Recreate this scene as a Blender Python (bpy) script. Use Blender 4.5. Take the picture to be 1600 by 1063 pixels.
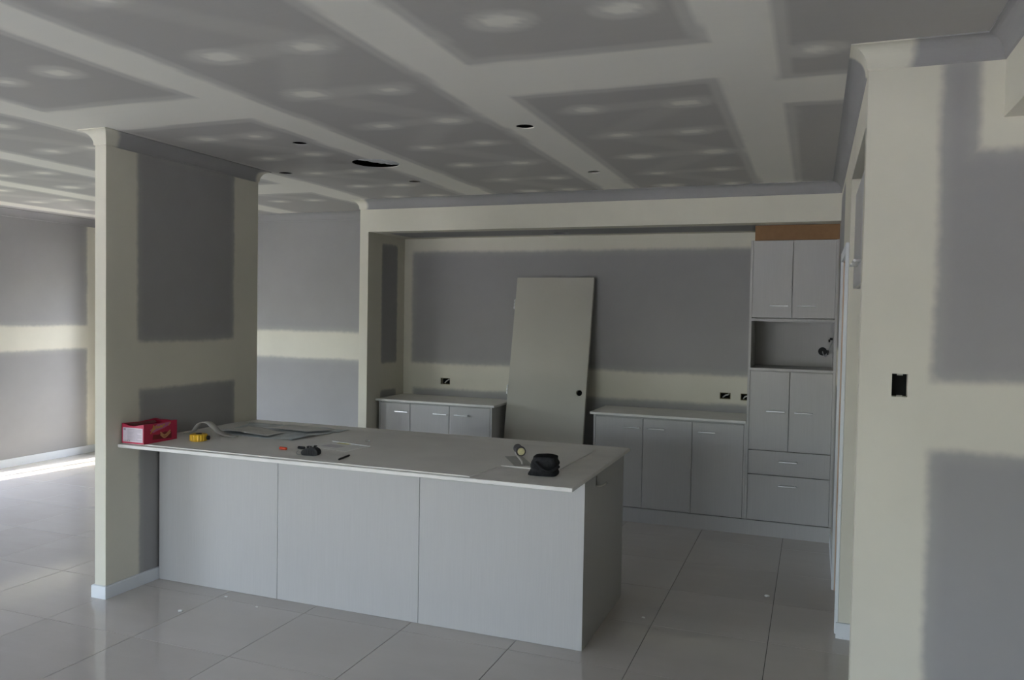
import bpy, bmesh, math, random
from mathutils import Vector, Matrix, noise as mnoise

# ------------------------------------------------------------------ reset
for o in list(bpy.data.objects):
    bpy.data.objects.remove(o, do_unlink=True)
scene = bpy.context.scene
COL = scene.collection
random.seed(7)

# ------------------------------------------------------------------ camera
CAM_H, F_PX = 1.709, 1243.7
YAW, PITCH, ROLL = -0.3624, -0.0321, 0.0174
fwd = Vector((math.sin(YAW) * math.cos(PITCH), math.cos(YAW) * math.cos(PITCH), math.sin(PITCH)))
rgt = Vector((math.cos(YAW), -math.sin(YAW), 0.0))
upv = rgt.cross(fwd)
r2 = math.cos(ROLL) * rgt + math.sin(ROLL) * upv
u2 = -math.sin(ROLL) * rgt + math.cos(ROLL) * upv
cam_data = bpy.data.cameras.new('camera')
cam_data.sensor_width = 36.0
cam_data.lens = 36.0 * F_PX / 1600.0
cam_data.clip_start = 0.02
cam = bpy.data.objects.new('camera', cam_data)
COL.objects.link(cam)
cam.matrix_world = Matrix(((r2.x, u2.x, -fwd.x, 0.0), (r2.y, u2.y, -fwd.y, 0.0),
                           (r2.z, u2.z, -fwd.z, CAM_H), (0, 0, 0, 1)))
scene.camera = cam

# ------------------------------------------------------------------ sky, sun, exposure
SUN_DIR = Vector((0.13, 1.0, 1.15)).normalized()          # towards the sun
world = bpy.data.worlds.new('sky')
scene.world = world
world.use_nodes = True
wn = world.node_tree
wn.nodes.clear()
w_out = wn.nodes.new('ShaderNodeOutputWorld')
w_bg = wn.nodes.new('ShaderNodeBackground')
w_sky = wn.nodes.new('ShaderNodeTexSky')
w_sky.sky_type = 'NISHITA'
w_sky.sun_disc = False
w_sky.sun_elevation = math.asin(SUN_DIR.z)
w_sky.sun_rotation = math.atan2(SUN_DIR.x, SUN_DIR.y)
w_sky.air_density = 1.0
w_sky.dust_density = 2.0
w_bg.inputs['Strength'].default_value = 0.30
w_hs = wn.nodes.new('ShaderNodeHueSaturation')          # thin high haze: a paler sky
w_hs.inputs['Hue'].default_value = 0.522
w_hs.inputs['Saturation'].default_value = 0.65
wn.links.new(w_sky.outputs[0], w_hs.inputs['Color'])
wn.links.new(w_hs.outputs[0], w_bg.inputs['Color'])
wn.links.new(w_bg.outputs[0], w_out.inputs['Surface'])

sun_data = bpy.data.lights.new('sun', 'SUN')
sun_data.energy = 2.5
sun_data.angle = math.radians(0.6)
sun_data.color = (1.0, 0.925, 0.86)
sun = bpy.data.objects.new('sun', sun_data)
COL.objects.link(sun)
sun.rotation_euler = (-SUN_DIR).to_track_quat('-Z', 'Y').to_euler()

scene.view_settings.view_transform = 'Standard'
scene.view_settings.look = 'None'
scene.view_settings.gamma = 1.0
scene.view_settings.use_curve_mapping = False
scene.view_settings.exposure = 3.1


def portal(name, loc, rot, sx, sy):
    """Sampling portal in a window opening (guides sky light, emits nothing itself)."""
    d = bpy.data.lights.new(name, 'AREA')
    d.shape = 'RECTANGLE'
    d.size, d.size_y = sx, sy
    d.cycles.is_portal = True
    o = bpy.data.objects.new(name, d)
    COL.objects.link(o)
    o.location = loc
    o.rotation_euler = rot


# ------------------------------------------------------------------ main dimensions
CEIL = 2.728
ZCOR, CW = 2.643, 0.066
XL, XR = -7.94, 0.165           # left wall face, right wall face of the kitchen
YB = 7.05                       # back wall face
YF = -4.0                       # wall behind the camera
YH = 6.354                      # face of the bulkhead over the recess
XN0, XN1 = -3.918, -3.83        # nib wall beside the recess
ZH = 2.44                       # underside of bulkhead
XS0, XS1, YS0, YS1 = -3.925, -3.842, 3.482, 4.825   # stub wall
YN = 3.28                       # near wall facing the camera
XI = 0.61                       # lintel wall
PI = math.pi


# ------------------------------------------------------------------ helpers: nodes
class NT:
    def __init__(self, name):
        self.m = bpy.data.materials.new(name)
        self.m.use_nodes = True
        self.t = self.m.node_tree
        self.t.nodes.clear()
        self.out = self.t.nodes.new('ShaderNodeOutputMaterial')

    def n(self, kind, **kw):
        nd = self.t.nodes.new('ShaderNode' + kind)
        for k, v in kw.items():
            setattr(nd, k, v)
        return nd

    def link(self, a, b):
        self.t.links.new(a, b)

    def val(self, sock, v):
        if hasattr(v, 'is_linked') or isinstance(v, bpy.types.NodeSocket):
            self.link(v, sock)
        else:
            sock.default_value = v

    def math(self, op, a, b=0.0, c=0.0, clamp=False):
        nd = self.n('Math', operation=op, use_clamp=clamp)
        self.val(nd.inputs[0], a)
        self.val(nd.inputs[1], b)
        self.val(nd.inputs[2], c)
        return nd.outputs[0]

    def mix(self, fac, a, b):
        nd = self.n('Mix', data_type='RGBA')
        self.val(nd.inputs['Factor'], fac)
        for i, v in ((6, a), (7, b)):
            if isinstance(v, (tuple, list)):
                nd.inputs[i].default_value = (v[0], v[1], v[2], 1)
            else:
                self.link(v, nd.inputs[i])
        return nd.outputs[2]

    def maprange(self, v, a, b, c=0.0, d=1.0, smooth=False):
        nd = self.n('MapRange')
        if smooth:
            nd.interpolation_type = 'SMOOTHSTEP'
        self.val(nd.inputs[0], v)
        for i, x in enumerate((a, b, c, d)):
            nd.inputs[i + 1].default_value = x
        return nd.outputs[0]

    def noise(self, vec, scale, detail=3.0, rough=0.5):
        nd = self.n('TexNoise')
        if vec is not None:
            self.link(vec, nd.inputs['Vector'])
        nd.inputs['Scale'].default_value = scale
        nd.inputs['Detail'].default_value = detail
        nd.inputs['Roughness'].default_value = rough
        return nd.outputs['Fac']

    def coord(self, kind='Object'):
        return self.n('TexCoord').outputs[kind]

    def scaled(self, vec, s, loc=(0, 0, 0)):
        nd = self.n('Mapping')
        self.link(vec, nd.inputs['Vector'])
        nd.inputs['Scale'].default_value = s
        nd.inputs['Location'].default_value = loc
        return nd.outputs[0]

    def bsdf(self, color, rough=0.5, metal=0.0, spec=0.5, bump=None, bump_str=0.1, bump_dist=0.01, coat=0.0):
        b = self.n('BsdfPrincipled')
        if isinstance(color, (tuple, list)):
            b.inputs['Base Color'].default_value = (color[0], color[1], color[2], 1)
        else:
            self.link(color, b.inputs['Base Color'])
        self.val(b.inputs['Roughness'], rough)
        b.inputs['Metallic'].default_value = metal
        b.inputs['Specular IOR Level'].default_value = spec
        b.inputs['Coat Weight'].default_value = coat
        if bump is not None:
            bp = self.n('Bump')
            bp.inputs['Strength'].default_value = bump_str
            bp.inputs['Distance'].default_value = bump_dist
            self.link(bump, bp.inputs['Height'])
            self.link(bp.outputs[0], b.inputs['Normal'])
        self.link(b.outputs[0], self.out.inputs['Surface'])
        return b


def mat_plain(name, color, rough=0.5, metal=0.0, spec=0.5, var=0.06, vscale=6.0, bump_scale=None, bump_str=0.1):
    t = NT(name)
    c = t.coord()
    nz = t.noise(c, vscale, 4.0)
    f = t.maprange(nz, 0.3, 0.7)
    col = t.mix(f, tuple(x * (1 - var) for x in color), tuple(min(1.0, x * (1 + var)) for x in color))
    bump = t.noise(c, bump_scale, 3.0) if bump_scale else None
    t.bsdf(col, rough, metal, spec, bump, bump_str)
    return t.m


CREAM = (0.70, 0.67, 0.57)
GREY = (0.345, 0.336, 0.33)


def mat_plaster(name, rects, axes='XZ', soft=0.022, spots=(), warp=0.03):
    """Raw grey plasterboard sheets (rects, in metres) between cream joint compound."""
    t = NT(name)
    c = t.coord()
    sep = t.n('SeparateXYZ')
    t.link(c, sep.inputs[0])
    idx = {'X': 0, 'Y': 1, 'Z': 2}
    n1 = t.math('MULTIPLY', t.math('SUBTRACT', t.noise(c, 3.2, 3.0), 0.5), warp)
    n2 = t.math('MULTIPLY', t.math('SUBTRACT', t.noise(c, 22.0, 3.0), 0.5), 0.02)
    wob = t.math('ADD', n1, n2)
    u = sep.outputs[idx[axes[0]]]
    v = sep.outputs[idx[axes[1]]]
    mask = None
    for (u0, u1, v0, v1) in rects:
        du = t.math('SUBTRACT', t.math('ABSOLUTE', t.math('SUBTRACT', u, (u0 + u1) / 2)), (u1 - u0) / 2)
        dv = t.math('SUBTRACT', t.math('ABSOLUTE', t.math('SUBTRACT', v, (v0 + v1) / 2)), (v1 - v0) / 2)
        sm = t.n('Math', operation='SMOOTH_MAX')
        t.link(du, sm.inputs[0])
        t.link(dv, sm.inputs[1])
        sm.inputs[2].default_value = 0.05
        d = t.math('ADD', sm.outputs[0], wob)
        core = t.math('MULTIPLY', t.maprange(d, -soft, soft, 1.0, 0.0, True), 0.8)
        wide = t.math('MULTIPLY', t.maprange(d, -soft * 3.6, soft * 1.5, 1.0, 0.0, True), 0.2)
        m = t.math('ADD', core, wide)
        mask = m if mask is None else t.math('MAXIMUM', mask, m)
    for (sx, sy, sz, r) in spots:                       # cream patches (used on the cornice)
        vd = t.n('VectorMath', operation='DISTANCE')
        t.link(c, vd.inputs[0])
        vd.inputs[1].default_value = (sx, sy, sz)
        m = t.maprange(t.math('ADD', vd.outputs['Value'], wob), r - 0.02, r + 0.02, 0.0, 1.0, True)
        mask = m if mask is None else t.math('MINIMUM', mask, m)
    mott = t.maprange(t.noise(c, 1.7, 5.0, 0.6), 0.25, 0.75, 0.95, 1.05)
    cream = t.mix(t.noise(c, 2.5, 4.0), tuple(x * 0.97 for x in CREAM), tuple(min(1, x * 1.03) for x in CREAM))
    if mask is None:
        col = cream
    else:
        col = t.mix(mask, cream, GREY)
    vm = t.n('VectorMath', operation='SCALE')
    t.link(col, vm.inputs[0])
    t.link(mott, vm.inputs['Scale'])
    fine = t.noise(c, 90.0, 2.0)
    t.bsdf(vm.outputs[0], 0.85, 0.0, 0.2, fine, 0.03, 0.004)
    return t.m


def mat_ceiling():
    t = NT('ceiling_board')
    c = t.coord()
    a = t.n('Attribute', attribute_name='compound')
    brush = t.noise(t.scaled(c, (4.0, 30.0, 1.0)), 1.0, 3.0)
    f = t.math('ADD', a.outputs['Fac'], t.math('MULTIPLY', t.math('SUBTRACT', brush, 0.5), 0.10), clamp=True)
    base = t.mix(f, (0.48, 0.46, 0.435), (0.84, 0.81, 0.735))
    t.bsdf(base, 0.85, 0.0, 0.2, t.noise(c, 60.0, 2.0), 0.03, 0.004)
    return t.m


def mat_laminate():
    t = NT('grey_line_laminate')
    c = t.coord()
    g1 = t.noise(t.scaled(c, (260.0, 260.0, 5.0)), 1.0, 2.0)
    g2 = t.noise(t.scaled(c, (60.0, 60.0, 1.5)), 1.0, 3.0)
    g = t.math('ADD', t.math('MULTIPLY', g1, 0.75), t.math('MULTIPLY', g2, 0.25))
    col = t.mix(t.maprange(g, 0.3, 0.7), (0.47, 0.458, 0.446), (0.505, 0.492, 0.48))
    t.bsdf(col, 0.42, 0.0, 0.4, g1, 0.04, 0.002)
    return t.m


def mat_tile():
    t = NT('polished_porcelain_tile')
    w = t.n('NewGeometry').outputs['Position']
    big = t.noise(w, 1.6, 5.0, 0.6)
    fine = t.noise(w, 160.0, 2.0)
    streak = t.noise(t.scaled(w, (0.9, 5.0, 1.0)), 1.4, 5.0, 0.65)
    dust = t.maprange(t.math('ADD', t.math('MULTIPLY', big, 0.6), t.math('MULTIPLY', streak, 0.4)), 0.42, 0.68)
    oi = t.n('ObjectInfo')
    tone = t.mix(oi.outputs['Random'], (0.515, 0.475, 0.43), (0.56, 0.52, 0.475))
    col = t.mix(t.math('MULTIPLY', dust, 0.30), tone, (0.67, 0.64, 0.60))
    col = t.mix(t.math('MULTIPLY', fine, 0.10), col, (0.38, 0.36, 0.34))
    rough = t.maprange(dust, 0.0, 1.0, 0.03, 0.13)
    t.bsdf(col, rough, 0.0, 0.5, big, 0.02, 0.01)
    return t.m


def mat_glass():
    t = NT('window_glass')
    tr = t.n('BsdfTransparent')
    tr.inputs[0].default_value = (0.93, 0.95, 0.95, 1)
    gl = t.n('BsdfGlossy')
    gl.inputs['Roughness'].default_value = 0.02
    fr = t.n('Fresnel')
    fr.inputs[0].default_value = 1.45
    mx = t.n('MixShader')
    bf = t.n('NewGeometry').outputs['Backfacing']          # reflect at the entry face only
    t.link(t.math('MULTIPLY', fr.outputs[0], t.math('SUBTRACT', 1.0, bf)), mx.inputs[0])
    t.link(tr.outputs[0], mx.inputs[1])
    t.link(gl.outputs[0], mx.inputs[2])
    t.link(mx.outputs[0], t.out.inputs['Surface'])
    return t.m


def mat_primed():
    t = NT('white_primed_skirting')
    c = t.coord()
    v = t.n('TexVoronoi')
    v.inputs['Scale'].default_value = 26.0
    t.link(c, v.inputs['Vector'])
    d = t.maprange(v.outputs['Distance'], 0.06, 0.12, 1.0, 0.0)
    col = t.mix(t.math('MULTIPLY', d, 0.35), (0.72, 0.74, 0.76), (0.42, 0.43, 0.45))
    t.bsdf(col, 0.55, 0.0, 0.4)
    return t.m


def mat_wood(name, c1, c2, scale=(30.0, 30.0, 2.0), rough=0.6):
    t = NT(name)
    c = t.coord()
    g = t.noise(t.scaled(c, scale), 1.0, 4.0, 0.6)
    t.bsdf(t.mix(t.maprange(g, 0.3, 0.7), c1, c2), rough, 0.0, 0.3, g, 0.05, 0.003)
    return t.m


M = {}
M['cream'] = mat_plaster('joint_compound_cream', [])
M['ceiling'] = mat_ceiling()
M['laminate'] = mat_laminate()
M['tile'] = mat_tile()
M['glass'] = mat_glass()
M['primed'] = mat_primed()
M['grout'] = mat_plain('dark_grout', (0.075, 0.07, 0.065), 0.9, var=0.2)
M['bench'] = mat_plain('bench_top', (0.76, 0.735, 0.70), 0.36, spec=0.45, var=0.05, vscale=9.0)
M['bench_white'] = mat_plain('white_edge_strip', (0.70, 0.71, 0.72), 0.4, var=0.02)
M['board'] = mat_plain('protective_board', (0.76, 0.74, 0.705), 0.6, var=0.05, vscale=3.0)
M['mdf'] = mat_plain('raw_mdf', (0.27, 0.148, 0.068), 0.8, var=0.05, vscale=30.0)
M['pine'] = mat_wood('raw_pine', (0.60, 0.42, 0.30), (0.70, 0.53, 0.40))
M['doorpaint'] = mat_plain('primed_door_skin', (0.50, 0.48, 0.415), 0.5, var=0.025, vscale=2.5)
M['chrome'] = mat_plain('brushed_chrome', (0.92, 0.92, 0.92), 0.32, 1.0, var=0.02)
M['steel'] = mat_plain('worn_steel', (0.42, 0.42, 0.42), 0.35, 1.0, var=0.12, vscale=20.0)
M['black'] = mat_plain('black_plastic', (0.014, 0.014, 0.015), 0.5, spec=0.25, var=0.15)
M['fabric'] = mat_plain('black_fabric', (0.022, 0.022, 0.024), 0.85, spec=0.25, var=0.25, vscale=30.0, bump_scale=140.0, bump_str=0.25)
M['dark'] = mat_plain('cavity_shade', (0.012, 0.012, 0.012), 0.95, spec=0.1)  # near-black colour stands in for shade inside holes and voids
M['foil'] = mat_plain('silver_foil', (0.88, 0.89, 0.91), 0.3, 0.7, var=0.2, vscale=40.0, bump_scale=30.0, bump_str=0.9)
M['boxred'] = mat_plain('red_card', (0.52, 0.025, 0.075), 0.42, var=0.06)
M['boxdark'] = mat_plain('dark_red_print', (0.20, 0.012, 0.02), 0.42)
M['boxpink'] = mat_plain('pink_card', (0.55, 0.10, 0.20), 0.45)
M['labelwhite'] = mat_plain('white_label_print', (0.66, 0.58, 0.64), 0.5, var=0.04, vscale=60.0)
M['labelgrey'] = mat_plain('grey_small_print', (0.34, 0.29, 0.34), 0.5)
M['gold'] = mat_plain('gold_print', (0.62, 0.36, 0.06), 0.4)
M['wafer'] = mat_plain('wafer_print', (0.60, 0.33, 0.15), 0.45)
M['mauve'] = mat_plain('mauve_print', (0.52, 0.16, 0.30), 0.45)
M['innerbox'] = mat_plain('grey_card_inside', (0.10, 0.085, 0.085), 0.8, var=0.2)
M['yellow'] = mat_plain('yellow_plastic', (0.72, 0.42, 0.018), 0.4, var=0.04)
M['orange'] = mat_plain('orange_red_plastic', (0.66, 0.07, 0.02), 0.4)
M['strap'] = mat_plain('grey_paper_tape', (0.55, 0.53, 0.50), 0.6)
M['blueplastic'] = mat_plain('blue_grey_plastic', (0.46, 0.50, 0.52), 0.45, var=0.22, vscale=9.0)
M['pageprint'] = mat_plain('grey_printed_page', (0.62, 0.61, 0.585), 0.55, var=0.10, vscale=14.0)
M['paper'] = mat_plain('clear_sleeved_paper', (0.70, 0.69, 0.67), 0.3, var=0.05)
M['papyellow'] = mat_plain('yellow_highlighter', (0.60, 0.56, 0.22), 0.5)
M['papmauve'] = mat_plain('mauve_print_block', (0.54, 0.52, 0.55), 0.5)
M['bone'] = mat_plain('cream_handle_end', (0.66, 0.60, 0.34), 0.5, var=0.15, vscale=60.0)
M['grip'] = mat_plain('dark_taped_grip', (0.055, 0.048, 0.06), 0.5, var=0.4, vscale=60.0)
M['cablegrey'] = mat_plain('grey_cable', (0.40, 0.40, 0.41), 0.5)
M['bracket'] = mat_plain('galvanised_bracket', (0.40, 0.39, 0.33), 0.5, 0.6)
M['crumb'] = mat_plain('white_plaster_crumb', (0.75, 0.74, 0.70), 0.9)
M['aluminium'] = mat_plain('white_window_frame', (0.70, 0.70, 0.69), 0.4)
M['ground'] = mat_plain('pale_ground', (0.78, 0.75, 0.69), 0.95, var=0.08, vscale=1.5)
M['bounce_cut'] = mat_plain('bounce_cut_dark', (0.085, 0.095, 0.05), 0.95, spec=0.1, var=0.3, vscale=8.0)
M['brickwall'] = mat_plain('outer_render', (0.45, 0.42, 0.38), 0.9)


# ------------------------------------------------------------------ helpers: geometry
def tag(o, label=None, cat=None, group=None, kind=None):
    if label:
        o['label'] = label
    if cat:
        o['category'] = cat
    if group:
        o['group'] = group
    if kind:
        o['kind'] = kind
    return o


def thing(name, loc, label, cat, group=None, rotz=0.0):
    o = bpy.data.objects.new(name, None)
    COL.objects.link(o)
    o.empty_display_size = 0.05
    o.location = loc
    o.rotation_euler = (0, 0, rotz)
    return tag(o, label, cat, group)


def root_of(o):
    p = Vector((0, 0, 0))
    while o is not None:
        p += Vector(o.location)
        o = o.parent
    return p


def obj(name, bm, mat, parent=None, local=False, smooth=False, label=None):
    """Link bm as one mesh object. World-space bm unless local=True."""
    if parent is not None and not local:
        bmesh.ops.translate(bm, verts=bm.verts, vec=-root_of(parent))
    me = bpy.data.meshes.new(name)
    bmesh.ops.recalc_face_normals(bm, faces=bm.faces)
    bm.to_mesh(me)
    bm.free()
    if smooth:
        for p in me.polygons:
            p.use_smooth = True
    me.materials.append(mat)
    o = bpy.data.objects.new(name, me)
    COL.objects.link(o)
    if parent is not None:
        o.parent = parent
    if label:
        o['label'] = label
    return o


def centred(o, rz=True):
    """Move an unparented mesh's origin to its base centre."""
    me = o.data
    xs = [v.co.x for v in me.vertices]
    ys = [v.co.y for v in me.vertices]
    zs = [v.co.z for v in me.vertices]
    c = Vector(((min(xs) + max(xs)) / 2, (min(ys) + max(ys)) / 2, min(zs)))
    me.transform(Matrix.Translation(-c))
    o.location = c
    return o


def B():
    return bmesh.new()


def box(bm, x0, x1, y0, y1, z0, z1, bev=0.0, mat=None):
    vs = [bm.verts.new((x, y, z)) for x in (x0, x1) for y in (y0, y1) for z in (z0, z1)]
    fs = [(0, 1, 3, 2), (4, 6, 7, 5), (0, 4, 5, 1), (2, 3, 7, 6), (0, 2, 6, 4), (1, 5, 7, 3)]
    faces = [bm.faces.new([vs[i] for i in f]) for f in fs]
    if bev > 0:
        es = list({e for f in faces for e in f.edges})
        bmesh.ops.bevel(bm, geom=es, offset=bev, segments=1 if bev < 0.004 else 2, affect='EDGES', profile=0.5)
    if mat is not None:
        bmesh.ops.transform(bm, matrix=mat, verts=vs)
    return bm


def bx(*a, **k):
    return box(B(), *a, **k)


def cyl(bm, p0, p1, r0, r1=None, seg=16, cap=True):
    p0, p1 = Vector(p0), Vector(p1)
    r1 = r0 if r1 is None else r1
    d = (p1 - p0).normalized()
    a = d.orthogonal().normalized()
    b = d.cross(a)
    A, Bv = [], []
    for i in range(seg):
        t = 2 * PI * i / seg
        o = a * math.cos(t) + b * math.sin(t)
        A.append(bm.verts.new(p0 + o * r0))
        Bv.append(bm.verts.new(p1 + o * r1))
    for i in range(seg):
        j = (i + 1) % seg
        bm.faces.new((A[i], A[j], Bv[j], Bv[i]))
    if cap:
        bm.faces.new(A)
        bm.faces.new(Bv)
    return bm


def tube(bm, pts, r, seg=8):
    pts = [Vector(p) for p in pts]
    rings = []
    up = Vector((0.13, 0.2, 1)).normalized()
    for i, p in enumerate(pts):
        d = (pts[min(i + 1, len(pts) - 1)] - pts[max(i - 1, 0)]).normalized()
        a = d.cross(up)
        if a.length < 1e-4:
            a = d.orthogonal()
        a.normalize()
        b = d.cross(a)
        rings.append([bm.verts.new(p + (a * math.cos(2 * PI * k / seg) + b * math.sin(2 * PI * k / seg)) * r) for k in range(seg)])
    for i in range(len(rings) - 1):
        for k in range(seg):
            j = (k + 1) % seg
            bm.faces.new((rings[i][k], rings[i][j], rings[i + 1][j], rings[i + 1][k]))
    bm.faces.new(rings[0])
    bm.faces.new(rings[-1])
    return bm


def spline(pts, n=8):
    """Catmull-Rom through points."""
    P = [Vector(p) for p in pts]
    P = [P[0] * 2 - P[1]] + P + [P[-1] * 2 - P[-2]]
    out = []
    for i in range(1, len(P) - 2):
        for k in range(n):
            t = k / n
            a, b, c, d = P[i - 1], P[i], P[i + 1], P[i + 2]
            out.append(0.5 * ((2 * b) + (c - a) * t + (2 * a - 5 * b + 4 * c - d) * t * t + (3 * b - a - 3 * c + d) * t ** 3))
    out.append(P[-2])
    return out


def prism(bm, poly, z0, z1):
    a = [bm.verts.new((x, y, z0)) for x, y in poly]
    b = [bm.verts.new((x, y, z1)) for x, y in poly]
    n = len(poly)
    for i in range(n):
        j = (i + 1) % n
        bm.faces.new((a[i], a[j], b[j], b[i]))
    bm.faces.new(a)
    bm.faces.new(b)
    return bm


def wall_cells(axis, t0, t1, u0, u1, z0, z1, holes):
    """Solid wall with rectangular openings. axis 'Y': wall lies along X; 'X': along Y."""
    bm = B()
    us = sorted({u0, u1, *[h[0] for h in holes], *[h[1] for h in holes]})
    zs = sorted({z0, z1, *[h[2] for h in holes], *[h[3] for h in holes]})
    us = [u for u in us if u0 <= u <= u1]
    zs = [z for z in zs if z0 <= z <= z1]
    verts = {}

    def V(i, j, k):
        key = (i, j, k)
        if key not in verts:
            u, z, t = us[i], zs[j], (t0, t1)[k]
            verts[key] = bm.verts.new((u, t, z) if axis == 'Y' else (t, u, z))
        return verts[key]

    def solid(i, j):
        if i < 0 or j < 0 or i >= len(us) - 1 or j >= len(zs) - 1:
            return False
        uc, zc = (us[i] + us[i + 1]) / 2, (zs[j] + zs[j + 1]) / 2
        return not any(h[0] < uc < h[1] and h[2] < zc < h[3] for h in holes)
    for i in range(len(us) - 1):
        for j in range(len(zs) - 1):
            if not solid(i, j):
                continue
            for k in (0, 1):
                bm.faces.new((V(i, j, k), V(i + 1, j, k), V(i + 1, j + 1, k), V(i, j + 1, k)))
            if not solid(i - 1, j):
                bm.faces.new((V(i, j, 0), V(i, j, 1), V(i, j + 1, 1), V(i, j + 1, 0)))
            if not solid(i + 1, j):
                bm.faces.new((V(i + 1, j, 0), V(i + 1, j, 1), V(i + 1, j + 1, 1), V(i + 1, j + 1, 0)))
            if not solid(i, j - 1):
                bm.faces.new((V(i, j, 0), V(i, j, 1), V(i + 1, j, 1), V(i + 1, j, 0)))
            if not solid(i, j + 1):
                bm.faces.new((V(i, j + 1, 0), V(i, j + 1, 1), V(i + 1, j + 1, 1), V(i + 1, j + 1, 0)))
    return bm


def sheet(x0, x1, y0, y1, z, step, holes, thick=0.013):
    """Horizontal board with round holes, each hole with the board's thickness as a rim."""
    bm = B()
    nx, ny = int(round((x1 - x0) / step)), int(round((y1 - y0) / step))
    G = [[bm.verts.new((x0 + (x1 - x0) * i / nx, y0 + (y1 - y0) * j / ny, z)) for j in range(ny + 1)] for i in range(nx + 1)]
    for i in range(nx):
        for j in range(ny):
            cx, cy = x0 + (x1 - x0) * (i + .5) / nx, y0 + (y1 - y0) * (j + .5) / ny
            if any((cx - hx) ** 2 + (cy - hy) ** 2 < hr * hr for hx, hy, hr in holes):
                continue
            bm.faces.new((G[i][j], G[i][j + 1], G[i + 1][j + 1], G[i + 1][j]))
    loose = [v for v in bm.verts if not v.link_faces]
    bmesh.ops.delete(bm, geom=loose, context='VERTS')
    rim = []
    for e in bm.edges:
        if len(e.link_faces) == 1:
            m = (e.verts[0].co + e.verts[1].co) / 2
            for h in holes:
                if (m.x - h[0]) ** 2 + (m.y - h[1]) ** 2 < (h[2] + step * 1.6) ** 2:
                    rim.append((e, h))
    done = set()
    for e, h in rim:
        for v in e.verts:
            if v not in done:
                done.add(v)
                d = Vector((v.co.x - h[0], v.co.y - h[1]))
                d = d.normalized() * h[2]
                v.co.x, v.co.y = h[0] + d.x, h[1] + d.y
    up = {}
    for e, h in rim:
        q = []
        for v in e.verts:
            if v not in up:
                up[v] = bm.verts.new((v.co.x, v.co.y, z + thick))
            q.append(up[v])
        bm.faces.new((e.verts[0], e.verts[1], q[1], q[0]))
    return bm


def sweep(bm, loop, prof, z):
    """Closed-loop mitred sweep; prof = [(offset from wall, drop)], room on the left of the path."""
    n = len(loop)
    rings = []
    for i in range(n):
        p0, p, p1 = Vector(loop[i - 1]), Vector(loop[i]), Vector(loop[(i + 1) % n])
        d0, d1 = (p - p0).normalized(), (p1 - p).normalized()
        n0, n1 = Vector((-d0.y, d0.x)), Vector((-d1.y, d1.x))
        m = (n0 + n1) / (1 + n0.dot(n1))
        rings.append([bm.verts.new((p.x + m.x * o, p.y + m.y * o, z + dz)) for o, dz in prof])
    for i in range(n):
        a, b = rings[i], rings[(i + 1) % n]
        for k in range(len(prof)):
            l = (k + 1) % len(prof)
            bm.faces.new((a[k], a[l], b[l], b[k]))
    return bm


def struct(name, bm, mat, label, cat, parent=None, smooth=False):
    o = obj(name, bm, mat, parent, smooth=smooth)
    if parent is None:
        tag(o, label, cat, kind='structure')
    return o


# ================================================================== THE SHELL
# ---- outer ground and roof
struct('ground', bx(-40, 40, -40, 40, -0.35, -0.15), M['ground'], 'pale bare ground around the house', 'ground')
struct('bounce_cut', bx(-40, -8.15, -4.6, 40, -0.149, -0.11), M['bounce_cut'], 'dark strip added unseen outside the left wall to cut light bounce', 'bounce_cut')  # invented dark strip, lessens ground bounce through the left windows
struct('roof', bx(-8.3, 4.3, YF - .3, 7.4, 3.1, 3.2), M['dark'], 'roof above the ceiling, coloured near-black as roof-void shade', 'roof')  # seals out light; near-black colour stands in for the unlit roof void

# ---- floor slab and tiles
floor = struct('floor', bx(-8.2, 4.2, YF - .2, 7.3, -0.15, -0.0035), M['grout'], 'grey polished porcelain tiled floor', 'floor')
TS, TG = 0.617, 0.0032
tx0, ty0 = -0.183, 3.748
tb = B()
box(tb, -TS / 2 + TG / 2, TS / 2 - TG / 2, -TS / 2 + TG / 2, TS / 2 - TG / 2, -0.0085, 0.0, bev=0.0006)
tile_mesh = None
spots = []
for i in range(-13, 7):
    for j in range(-13, 6):
        x, y = tx0 + (i + .5) * TS, ty0 + (j + .5) * TS
        if -8.6 < x - TS / 2 and x < 4.2 and y < 7.3 and y > YF:
            spots.append((x, y))
near = [s for s in spots if s[1] > 1.2 and s[0] < 1.6]
rest = [s for s in spots if s not in near]
for k, (x, y) in enumerate(near):
    if tile_mesh is None:
        o = obj('tile', tb, M['tile'], floor, local=True)
        tile_mesh = o.data
    else:
        o = bpy.data.objects.new('tile', tile_mesh)
        COL.objects.link(o)
        o.parent = floor
    o.location = (x, y, random.uniform(-0.0004, 0.0002))
rb = B()
for (x, y) in rest:
    box(rb, x - TS / 2 + TG / 2, x + TS / 2 - TG / 2, y - TS / 2 + TG / 2, y + TS / 2 - TG / 2, -0.0085, -0.0002)
tag(obj('tile_field', rb, M['tile'], floor), kind='stuff')

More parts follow.
